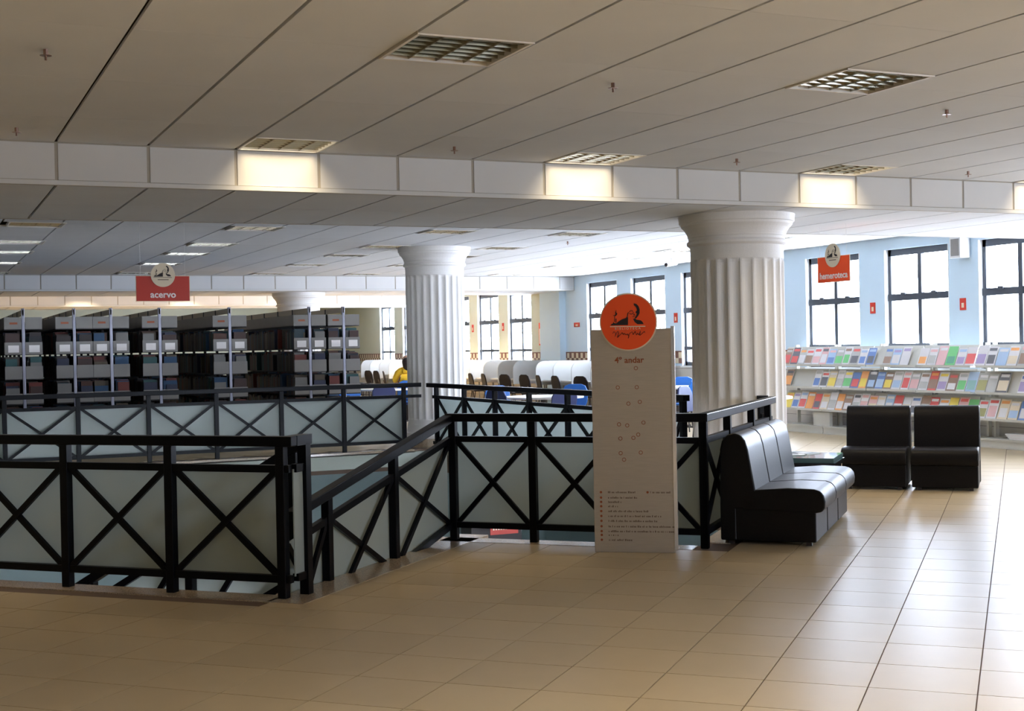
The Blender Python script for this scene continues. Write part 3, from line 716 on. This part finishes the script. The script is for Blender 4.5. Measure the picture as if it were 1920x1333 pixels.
# covers: base colour, picture colour, masthead colour (None where the shelf is empty), as the photograph shows from the column outwards
c = dict(w=(.90, .88, .90), g=(.55, .55, .52), bl=(.10, .22, .55), lb=(.45, .62, .85), rd=(.70, .05, .04), pk=(.85, .50, .50), or_=(.90, .36, .06), ye=(.88, .68, .05), gr=(.12, .55, .15), dg=(.05, .32, .18), br=(.30, .17, .10), dk=(.08, .08, .10), cr=(.85, .72, .52), te=(.25, .50, .48), pu=(.40, .30, .55), ol=(.38, .36, .10))
c = {k_: tuple(.9*x+.1*.9 for x in v_) for k_, v_ in c.items()}
names = dict(w='white', g='grey', bl='dark blue', lb='pale blue', rd='red', pk='pink', or_='orange', ye='yellow', gr='green', dg='dark green', br='brown', dk='black', cr='cream', te='teal', pu='purple', ol='olive')
ROWS = [
 'br:rd:g dk:rd:rd g:w:or_ w:br:rd w:pk:rd pk:w:dk lb:bl:pk g:gr:w w:gr:br g:dk:rd w:bl:lb bl:dk:lb . g:br:bl lb:w:pu w:w:pu . w:or_:w w:g:pk pk:pk:w gr:dg:gr w:pu:lb w:rd:w w:pu:w w:dk:dk lb:lb:w w:cr:or_ g:br:pk w:w:pk or_:w:or_ w:lb:w g:g:w te:w:te w:g:g'.split(),
 'br:or_:dk . . . w:bl:g w:dk:rd cr:ye:w w:g:g w:gr:ye bl:rd:bl or_:ye:or_ dk:lb:w bl:lb:lb br:ye:w w:lb:g w:rd:pk g:pk:w w:g:br rd:br:or_ w:pu:ye br:w:rd w:gr:g lb:te:lb g:ol:w g:g:w dk:cr:w . w:pu:bl rd:rd:w w:ye:ye dk:g:dk w:bl:w cr:or_:w w:te:g'.split(),
 'ye:ye:or_ w:bl:pu w:rd:lb or_:or_:w rd:dk:rd cr:w:or_ w:g:w or_:w:or_ br:w:g w:g:dk w:pk:pk pk:cr:or_ w:cr:cr lb:w:w rd:w:rd w:cr:w w:dk:bl br:g:br rd:rd:w w:w:or_ ye:w:ye pk:rd:rd gr:w:gr w:ol:rd w:pk:rd cr:w:or_ cr:lb:w bl:w:bl br:ye:or_ dg:w:dg or_:w:ye w:or_:g lb:w:bl w:g:rd'.split()]
tn = ['top', 'middle', 'lowest']
for ti, (z, hh) in enumerate(tiers):
    y = 18.46; cnt = {}; idx = 0
    for code in ROWS[ti]:
        wm = .185+.012*math.sin(idx*2.3+ti); y -= wm*.5+.0; 
        if y-wm/2 < 11.85: break
        if code != '.':
            A, B, C_ = code.split(':'); hm = .28+.018*math.sin(idx*1.7+ti*2)
            cnt[A] = cnt.get(A, 0)+1
            o0 = Vector((RX+.008, y, z+.002)); up = Vector((.115, 0, .29)).normalized(); nr = Vector((-up.z, 0, up.x)); yv = Vector((0, wm*.96, 0)); sh = Vector((0, 0, 0))
            lean = Vector((0, -.018*math.sin(idx*3.1), 0)); up2 = (up+lean).normalized()
            lab = '%s %s magazine with %s cover picture on %s tier of the racks' % ({0: 'upright', 1: 'leaning'}[idx % 2], names[A], names[B], tn[ti])
            t = empty('magazine', o0, None, 'magazine', 'magazines on the %s tier of the display racks' % tn[ti])
            t['label'] = '%s-covered magazine, %s place from the big column on the %s display tier' % (names[A], ORD[idx], tn[ti])
            o1 = o0-yv/2
            MB().obox(o1+nr*(-.006), yv, up2*hm, nr*.006).build('pages', m_paper, t)
            MB().obox(o1, yv, up2*hm, nr*.0012).build('cover', cmat(c[A]), t)
            r_ = random.Random(idx*7+ti); f0 = r_.uniform(.05, .3); f1 = r_.uniform(.35, .55)
            MB().obox(o1+nr*.0012+yv*f0*.5+up2*hm*.12, yv*(1-f0*.9), up2*hm*f1, nr*.0006).build('cover_picture', cmat(c[B]), t)
            MB().obox(o1+nr*.0012+yv*.1+up2*hm*.78, yv*.8, up2*hm*.14, nr*.0006).build('masthead', cmat(c[C_]), t)
        y -= wm*.5+.006; idx += 1
# piles and a stand on the bottom shelves
for (yy, n_, lab) in ((14.75, 3, 'small stack of white journals lying on a bottom rack shelf'), (13.2, 4, 'stack of white journals lying at the picture edge')):
    t = empty('journal_stack', (RX+.1, yy, .126), lab, 'journals'); del t['label']; bpy.data.objects.remove(t)
    for q in range(n_):
        magazine_flat(RX+.06+.01*q, yy-.1+.012*q, .126+.0195*q, .06*q, (.8, .8, .82) if q % 2 else (.7, .2, .3), (.75, .7, .7), 'journal lying %s in the small pile on the bottom shelf %s' % (('undermost', 'second up', 'third up', 'uppermost')[q], 'behind the seats' if yy > 14 else 'at the picture edge'), .24, .40, .018)
t = MB().box(RX+.04, RX+.10, 17.28, 17.70, .126, .34).build('book_end_box', m_shelf); tag(t, 'plain pale box standing on the bottom rack shelf left of the facing seats', 'box')

# ------------------------------------------------------------------ bookcases
RY = 21.0
xs = [(.80, 'at the picture edge'), (1.52, 'second from the picture edge'), (2.24, 'left one of the close pair under the acervo sign'), (2.775, 'right one of the close pair under the acervo sign'), (3.50, 'standing alone right of the acervo sign'), (4.58, 'between two dark aisles'), (5.87, 'last but one before the middle column'), (6.44, 'last one before the middle column')]
SH = [.10, .42, .79, 1.16, 1.53, 1.90]
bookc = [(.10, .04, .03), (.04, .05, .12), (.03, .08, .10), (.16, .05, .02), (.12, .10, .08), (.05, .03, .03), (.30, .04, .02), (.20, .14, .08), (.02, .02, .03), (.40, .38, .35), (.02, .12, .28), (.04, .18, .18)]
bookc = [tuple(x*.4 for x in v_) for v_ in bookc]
bname = ['maroon', 'navy', 'dark teal', 'rust-brown', 'grey-brown', 'black-brown', 'red', 'tan', 'black', 'pale grey', 'blue', 'teal']
book_n = 0
stuffm = {}
rb = random.Random(11)
tier_n = ['lowest', 'fifth', 'fourth', 'third', 'second', 'top']
for ri, (x, lab) in enumerate(xs):
    LEN = 6.0 if ri < 6 else 5.2
    t = empty('bookcase', (x, RY+LEN/2, 0), 'grey double-sided steel bookcase seen end-on, %s' % lab, 'bookcase', 'steel bookcases beyond the stairwell')
    MB().box(x-.022, x+.022, RY, RY+.06, 0, 2.20).build('end_post', m_rackpost, t, bevel=.006)
    for q in range(1, int(LEN)+1): MB().box(x-.018, x+.018, RY+q*.98, RY+q*.98+.05, 0, 2.18).build('post', m_rackdark, t)
    MB().box(x-.012, x+.012, RY, RY+LEN, 2.10, 2.18).build('top_bar', m_rackcream, t)
    for sd in (-1, 1):
        xo, xi = x+sd*.265, x+sd*.025
        a, b = min(xo, xi), max(xo, xi)
        MB().box(min(xo, xo-sd*.008), max(xo, xo-sd*.008), RY+.02, RY+LEN, 1.895, 2.07).build('header_panel', m_rackgrey, t)
        for k_, z in enumerate(SH):
            MB().box(a, b, RY+.01, RY+LEN, z-.018, z).build('shelf', m_rackgrey if k_ < 1 else m_rackdark, t)
            if k_ == 5: MB().box(a, b, RY-.004, RY+.006, 1.895, 2.07).build('end_plate', m_rackgrey, t)
            else:
                pz = {0: (.10, .22), 1: (.42, .56), 2: (.79, .94), 3: (1.155, 1.345), 4: (1.52, 1.70)}[k_]
                pt = MB().box(a, b, RY-.004, RY+.006, *pz).build('end_plate', m_rackgrey, t)
                if k_ == 4: MB().box(a+.05, b-.04, RY-.007, RY-.0045, 1.55, 1.655).build('paper_label', m_white, pt)
        # mark on the header plate
        if sd < 0: put_text('▪ ▪', .02, (x-.10, RY-.006, 1.97), DX, DZ, m_rust, t, name='row_mark') if False else MB().box(x-.19, x-.08, RY-.006, RY-.0045, 1.965, 1.995).build('row_mark', m_rust, t)
        # books
        for k_, z in enumerate(SH[:5]):
            y = RY+.02; q = 0
            gapn = rb.random() < .0
            while y < RY+LEN-.1:
                th = rb.uniform(.018, .05); hh = rb.uniform(.25, .325); dp = rb.uniform(.15, .21); ci = rb.randrange(len(bookc))
                if q > 4 and rb.random() < .05: y += rb.uniform(.05, .35)
                xa, xb = (xo-sd*.012, xo-sd*.012-sd*dp); xa, xb = min(xa, xb), max(xa, xb)
                if q < 4 and k_ > 0:
                    if q == 0 and k_ in (2, 3): ci = rb.choice([6, 9, 10, 11, 1, 7, 0]); hh = rb.uniform(.22, .30)
                    bk = empty('book', ((xa+xb)/2, y+th/2, z), '%s book, %s from end, %s shelf up, %s side, bookcase %s' % (bname[ci], ('first', 'second', 'third', 'fourth')[q], ('', 'second', 'third', 'fourth', 'fifth')[k_], 'left' if sd < 0 else 'right', ('at edge', 'beside the edge one', 'under sign', 'right under sign', 'right of sign', 'between aisles', 'last but one', 'last')[ri]), 'book', 'books on the steel bookcases')
                    MB().box(xa, xb, y+.002, y+th-.002, z, z+hh-.006).build('pages', m_paper, bk) if q == 0 else None
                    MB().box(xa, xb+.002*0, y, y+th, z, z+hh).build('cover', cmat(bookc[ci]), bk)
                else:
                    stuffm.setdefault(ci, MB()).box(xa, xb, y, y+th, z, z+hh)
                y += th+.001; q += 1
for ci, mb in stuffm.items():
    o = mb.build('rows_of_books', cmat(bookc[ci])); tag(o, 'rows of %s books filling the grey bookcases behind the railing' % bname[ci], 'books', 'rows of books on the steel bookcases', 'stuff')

# ------------------------------------------------------------------ study carrels and chairs along the window wall
def chair(loc, rz, shell, legm, name='chair', arm=False):
    """origin at floor, faces +y before rotation"""
    t = empty(name, (0, 0, 0), None, 'chair')
    MB().prism([(-.20, 0), (.20, 0), (.22, .06), (.21, .36), (.16, .41), (-.16, .41), (-.21, .36), (-.22, .06)], (0, -.20, .44), DX, DY, DZ*.035).build('seat', shell, t, bevel=.012)
    MB().prism([(-.17, 0), (.17, 0), (.21, .10), (.215, .26), (.17, .35), (.10, .38), (-.10, .38), (-.17, .35), (-.215, .26), (-.21, .10)], (0, -.20, .50), DX, Vector((0, -.18, 1)).normalized(), Vector((0, .028, 0))).build('backrest', shell, t, bevel=.01)
    for sx in (-1, 1):
        MB().tube((sx*.18, .17, .44), (sx*.21, .21, 0), .012, 6).build('leg', legm, t)
        MB().tube((sx*.18, -.17, .44), (sx*.21, -.23, 0), .012, 6).build('leg', legm, t)
        MB().tube((sx*.14, -.18, .44), (sx*.14, -.24, .62), .01, 6).build('back_support', legm, t)
    t.location = loc; t.rotation_euler = (0, 0, rz); return t
def carrel(y):
    t = empty('study_carrel', (13.1, y, 0), None, 'desk', 'row of study carrels at the window wall')
    # partition, perpendicular to the wall, rounded top front corner
    x0, x1, z0, z1 = 12.66, 13.58, .62, 1.155; r = .2
    poly = [(x0, z0), (x1, z0), (x1, z1)]+[(x0+r-r*math.sin(q*PI/16), z1-r+r*math.cos(q*PI/16)) for q in range(0, 9)]
    MB().prism(poly, (0, y, 0), DX, DZ, DY*.025).build('partition', m_carrel, t)
    MB().box(13.54, 13.57, y+.025, y+.86, .62, 1.155).build('back_panel', m_carrel, t)
    MB().box(12.82, 13.54, y+.025, y+.86, .70, .73).build('desk_top', m_carrel, t)
    MB().box(13.44, 13.47, y, y+.03, 0, .62).build('leg', m_rackgrey, t); MB().box(12.9, 12.93, y, y+.03, 0, .62).build('leg', m_rackgrey, t)
    return t
index_children()
pc = carrel(22.50); pch = chair((12.35, 22.95, 0), -PI/2, m_chairdk, m_blacksoft, 'chair'); index_children()
ordn = ['first', 'second', 'third', 'fourth', 'fifth', 'sixth', 'seventh', 'eighth', 'ninth', 'tenth', 'eleventh', 'twelfth', 'thirteenth', 'fourteenth', 'fifteenth', 'sixteenth', 'seventeenth', 'eighteenth', 'nineteenth', 'twentieth', 'twenty-first']
for i in range(20):
    y = 22.50+.88*i+(.35 if i > 5 else 0)
    a = pc if i == 0 else copy_tree(pc, (13.1, y, 0))
    tag(a, '%s study carrel with rounded partition, counted from the steel directory' % ordn[i], 'desk', 'row of study carrels at the window wall')
    b = pch if i == 0 else copy_tree(pch, (12.35+.05*math.sin(i*2.1), y+.45, 0), -PI/2+.25*math.sin(i*1.7))
    tag(b, 'dark chair at the %s study carrel, counted from the steel directory' % ordn[i], 'chair', 'dark chairs at the study carrels')

# ------------------------------------------------------------------ reading tables with blue chairs
def table(x, y, r, label, ry=None):
    t = empty('reading_table', (x, y, 0), label, 'table', 'white reading tables')
    ry = ry or r; N = 32
    MB().prism([(r*math.cos(2*PI*i/N), ry*math.sin(2*PI*i/N)) for i in range(N)], (x, y, .70), DX, DY, DZ*.03).build('table_top', m_tabletop, t)
    MB().tube((x, y, .04), (x, y, .70), .04, 12).build('pedestal', m_blacksoft, t)
    for q in range(4): MB().bar((x, y, .03), (x+.42*math.cos(q*PI/2+.5), y+.42*math.sin(q*PI/2+.5), .02), .05, .03).build('foot', m_blacksoft, t)
table(8.75, 18.35, .62, 'white round reading table seen over the right railing')
table(9.75, 16.95, .60, 'white round reading table partly hidden by the steel directory')
table(10.6, 15.6, .60, 'white round table between the steel directory and the big column')
table(12.3, 20.3, .60, 'white round table farther back beside the big column')
table(8.3, 24.6, .60, 'white table beyond the left railing, just beside the middle column')
cb = chair((8.45, 17.3, 0), .1, m_navy, m_blacksoft); index_children()
cb2 = chair((8.55, 19.4, 0), PI, m_blue, m_blacksoft); index_children()
tag(cb, 'navy chair with its back to the railing, at the first round table', 'chair', 'blue chairs at the reading tables')
tag(cb2, 'bright blue chair across the round table right of the middle column', 'chair', 'blue chairs at the reading tables')
more = [(cb, 9.25, 17.35, .2, 'navy chair between two round tables near the steel directory'), (cb, 8.0, 18.0, -1.2, 'navy chair at the railing end of the first round table'), (cb2, 9.5, 18.9, 2.4, 'blue chair at the far side of the first round table'),
        (cb, 10.3, 16.4, -2.6, 'navy chair behind the steel directory, at the second round table'), (cb2, 11.3, 16.3, 2.6, 'blue chair by the table in the gap beside the big column'), (cb, 10.1, 14.9, 0.2, 'navy chair in front of the table beside the big column'),
        (cb2, 12.75, 20.9, 2.5, 'bright blue chair with round back seen beside the big column'), (cb2, 12.0, 19.5, .3, 'blue chair nearer the railing beside the big column'),
        (cb2, 7.55, 23.9, -1.0, 'blue chair left of the table beyond the far railing'), (cb2, 6.9, 22.6, .2, 'blue chair just behind the far railing beside the last bookcase'), (cb, 7.6, 22.7, .0, 'navy chair behind the far railing'), (cb2, 7.2, 24.6, .5, 'blue chair farther behind the far railing')]
for src, x, y, rz, lab in more:
    tag(copy_tree(src, (x, y, 0), rz), lab, 'chair', 'blue chairs at the reading tables')
bk = MB().box(8.25, 8.45, 24.4, 24.7, .731, .75).build('open_book', m_paper); tag(bk, 'white papers lying on the table beyond the left railing', 'papers')

# ------------------------------------------------------------------ person in yellow, seated, seen from behind
px, py = 8.86, 24.75
f_ = Vector((px, py, 0)).normalized(); f_ = Vector((math.sin(.25), math.cos(.25), 0)); r_ = Vector((f_.y, -f_.x, 0))
def PP(a, b, z): return tuple(Vector((px, py, z))+r_*a+f_*b)
def skin(name, pts, edges_, rad, m, parent, sub=2):
    me = bpy.data.meshes.new(name); off = Vector(LOC[parent.name])
    me.from_pydata([tuple(Vector(p)-off) for p in pts], edges_, []); me.materials.append(m)
    o = bpy.data.objects.new(name, me); COL.objects.link(o); o.parent = parent
    sk = o.modifiers.new('skin', 'SKIN'); d = me.skin_vertices[0].data
    for i, r in enumerate(rad): d[i].radius = r if isinstance(r, tuple) else (r, r)
    d[0].use_root = True
    s2 = o.modifiers.new('sub', 'SUBSURF'); s2.levels = sub; s2.render_levels = sub; LOC[o.name] = tuple(off); return o
t = empty('person', (px, py, 0), 'person in yellow shirt and blue skirt seated with back turned, beside the middle column', 'person')
body = [PP(0, 0, .50), PP(0, -.02, .66), PP(0, -.03, .82), PP(0, -.03, .98), PP(0, -.02, 1.07), PP(0, 0, 1.13), PP(0, .02, 1.22), PP(0, .02, 1.28),
        PP(-.16, -.02, 1.03), PP(-.23, .02, .84), PP(-.19, .22, .72), PP(-.12, .34, .75), PP(.16, -.02, 1.03), PP(.23, .02, .84), PP(.19, .22, .72), PP(.12, .34, .75),
        PP(-.10, .03, .49), PP(-.12, .40, .50), PP(-.11, .38, .10), PP(-.11, .44, .03), PP(-.11, .54, .03), PP(.10, .03, .49), PP(.12, .40, .50), PP(.11, .38, .10), PP(.11, .44, .03), PP(.11, .54, .03)]
ed = [(0, 1), (1, 2), (2, 3), (3, 4), (4, 5), (5, 6), (6, 7), (4, 8), (8, 9), (9, 10), (10, 11), (4, 12), (12, 13), (13, 14), (14, 15), (0, 16), (16, 17), (17, 18), (18, 19), (19, 20), (0, 21), (21, 22), (22, 23), (23, 24), (24, 25)]
rad = [.13, .12, .13, .12, .08, .05, .09, .09, .055, .042, .036, .03, .055, .042, .036, .03, .08, .06, .04, .035, .025, .08, .06, .04, .035, .025]
skin('body', body, ed, rad, m_skin, t)
skin('shirt', [PP(0, 0, .55), PP(0, -.02, .68), PP(0, -.03, .84), PP(0, -.03, 1.0), PP(0, -.01, 1.09), PP(-.17, -.02, 1.035), PP(-.235, .0, .90), PP(-.24, .05, .83), PP(.17, -.02, 1.035), PP(.235, .0, .90), PP(.24, .05, .83)],
     [(0, 1), (1, 2), (2, 3), (3, 4), (4, 5), (5, 6), (6, 7), (4, 8), (8, 9), (9, 10)], [.17, .15, .155, .145, .08, .075, .062, .058, .075, .062, .058], m_shirt, t)
skin('skirt', [PP(0, -.02, .58), PP(0, .0, .50), PP(-.10, .06, .49), PP(-.12, .33, .50), PP(.10, .06, .49), PP(.12, .33, .50)], [(0, 1), (1, 2), (2, 3), (1, 4), (4, 5)], [.16, .16, .11, .09, .11, .09], m_jeans, t)
skin('hair', [PP(0, .0, 1.29), PP(0, -.04, 1.24), PP(0, -.07, 1.14), PP(0, -.09, 1.02)], [(0, 1), (1, 2), (2, 3)], [.105, .115, .10, .06], m_hair, t)
hd = MB().lathe((px+f_.x*.03, py+f_.y*.03, 1.12), [(.03, .0), (.06, .02), (.075, .06), (.085, .12), (.083, .18), (.06, .225), (.02, .24)], 16); hd.build('face', m_skin, t, smooth=True)
fc = Vector((px, py, 1.22))+f_*.112
MB().lathe(tuple(fc+Vector((0, 0, -.02))), [(.004, 0), (.012, .01), (.006, .04)], 8).build('nose', m_skin, t)
for s_ in (-1, 1):
    MB().lathe(tuple(fc+r_*.03*s_+Vector((0, 0, .01))-f_*.008), [(.004, 0), (.009, .006), (.004, .012)], 8).build('eye', m_hair, t)
    for q in range(5):
        L = (.05, .06, .065, .06, .045)[q]; a0 = Vector(PP(s_*(.09+.013*q) if q else s_*.085, .36 if q else .34, .755)); 
        MB().tube(a0, a0+f_*L*.6+Vector((0, 0, .006)), .007, 6, .006).tube(a0+f_*L*.6+Vector((0, 0, .006)), a0+f_*L+Vector((0, 0, -.008)), .006, 6, .005).build('finger', m_skin, t)
tag(copy_tree(cb2, (px, py+.02, 0), -.25), 'blue chair under the seated person in yellow', 'chair', 'blue chairs at the reading tables')
tb = table(9.15, 25.55, .55, 'white table at which the person in yellow sits')

# ------------------------------------------------------------------ small wall things
def notice(y, z, w, h, lab, m=m_red, frame=None):
    t = empty('wall_notice', (WX, y, z), lab, 'notice', 'small red notices on the window wall')
    MB().box(WX-.008, WX, y, y+w, z-h/2, z+h/2).build('plate', m, t)
    MB().box(WX-.0095, WX-.008, y+w*.3, y+w*.7, z-h*.3, z+h*.1).build('pictogram', m_cream, t)
notice(16.66, 1.98, .12, .17, 'small red notice between the windows right of the hemeroteca sign')
notice(14.70, 1.97, .12, .17, 'small red notice by the window nearest the picture edge')
notice(22.55, 1.99, .13, .19, 'small red notice between windows beside the big column')
notice(26.75, 1.95, .28, .10, 'wide small red notice left of the window behind the directory')
notice(32.95, 1.99, .12, .20, 'small red notice beside the far window next to the middle column')
notice(30.95, 1.99, .12, .20, 'small red notice between the two far windows')
t = empty('framed_notice', (WX, 28.65, 1.75), 'tall narrow orange framed notice on the far pale wall', 'notice')
MB().box(WX-.02, WX, 28.62, 28.86, 1.50, 2.04).build('frame', m_orange, t); MB().box(WX-.024, WX-.02, 28.65, 28.83, 1.54, 1.90).build('sheet', m_paper, t)
t = empty('wall_speaker', (WX-.12, 14.85, 2.78), 'white loudspeaker box high on the wall between the windows', 'speaker')
MB().box(WX-.20, WX-.02, 14.58, 14.80, 2.62, 2.92).build('cabinet', m_plastic, t, bevel=.01); MB().box(WX-.203, WX-.2, 14.61, 14.77, 2.65, 2.89).build('grille', m_rackgrey, t); MB().box(WX-.03, WX, 14.66, 14.72, 2.70, 2.8).build('bracket', m_rackgrey, t)
t = empty('surveillance_camera', (12.6, 20.9, H1-.1), 'small surveillance camera hanging from the ceiling near the window wall', 'camera')
MB().tube((12.6, 20.9, H1-.09), (12.6, 20.9, H1), .018, 8).build('mount', m_plastic, t); MB().tube((12.45, 20.85, H1-.13), (12.72, 20.95, H1-.09), .04, 12).build('housing', m_plastic, t, bevel=.004); MB().tube((12.44, 20.846, H1-.132), (12.45, 20.85, H1-.13), .032, 12).build('lens', m_ink, t)
# red banner glimpsed on the lower storey
d = Vector((1006.7, 2293.7, -348.8)); d /= Vector((d.x, d.y, 0)).length; b = Vector((0, 0, HC))+d*14.5
t = empty('lower_sign', b, 'red sign glimpsed on the lower storey under the railing', 'sign')
MB().box(b.x-.16, b.x+.17, b.y, b.y+.01, b.z-.02, b.z+.09).build('board', m_red, t)
MB().box(b.x-.30, b.x+.30, b.y+.2, b.y+.5, -3.5, b.z+.1).build('cabinet', m_ink, t)
for q in range(9): MB().box(b.x-.13+.03*q, b.x-.112+.03*q, b.y-.002, b.y, b.z+.03, b.z+.055).build('lettering', m_cream, t)
# scrap of paper on the floor by the directory
p = UV(-2.55, 9.50); t = empty('paper_scrap', (5.02, 8.40, 0), 'small crumpled white paper on the floor beside the steel directory', 'paper')
MB().pts([(4.99, 8.36, .002), (5.05, 8.35, .004), (5.08, 8.40, .012), (5.04, 8.43, .003), (4.98, 8.42, .010), (5.03, 8.39, .022)], [(0, 1, 5), (1, 2, 5), (2, 3, 5), (3, 4, 5), (4, 0, 5)]).build('sheet', m_paper, t)
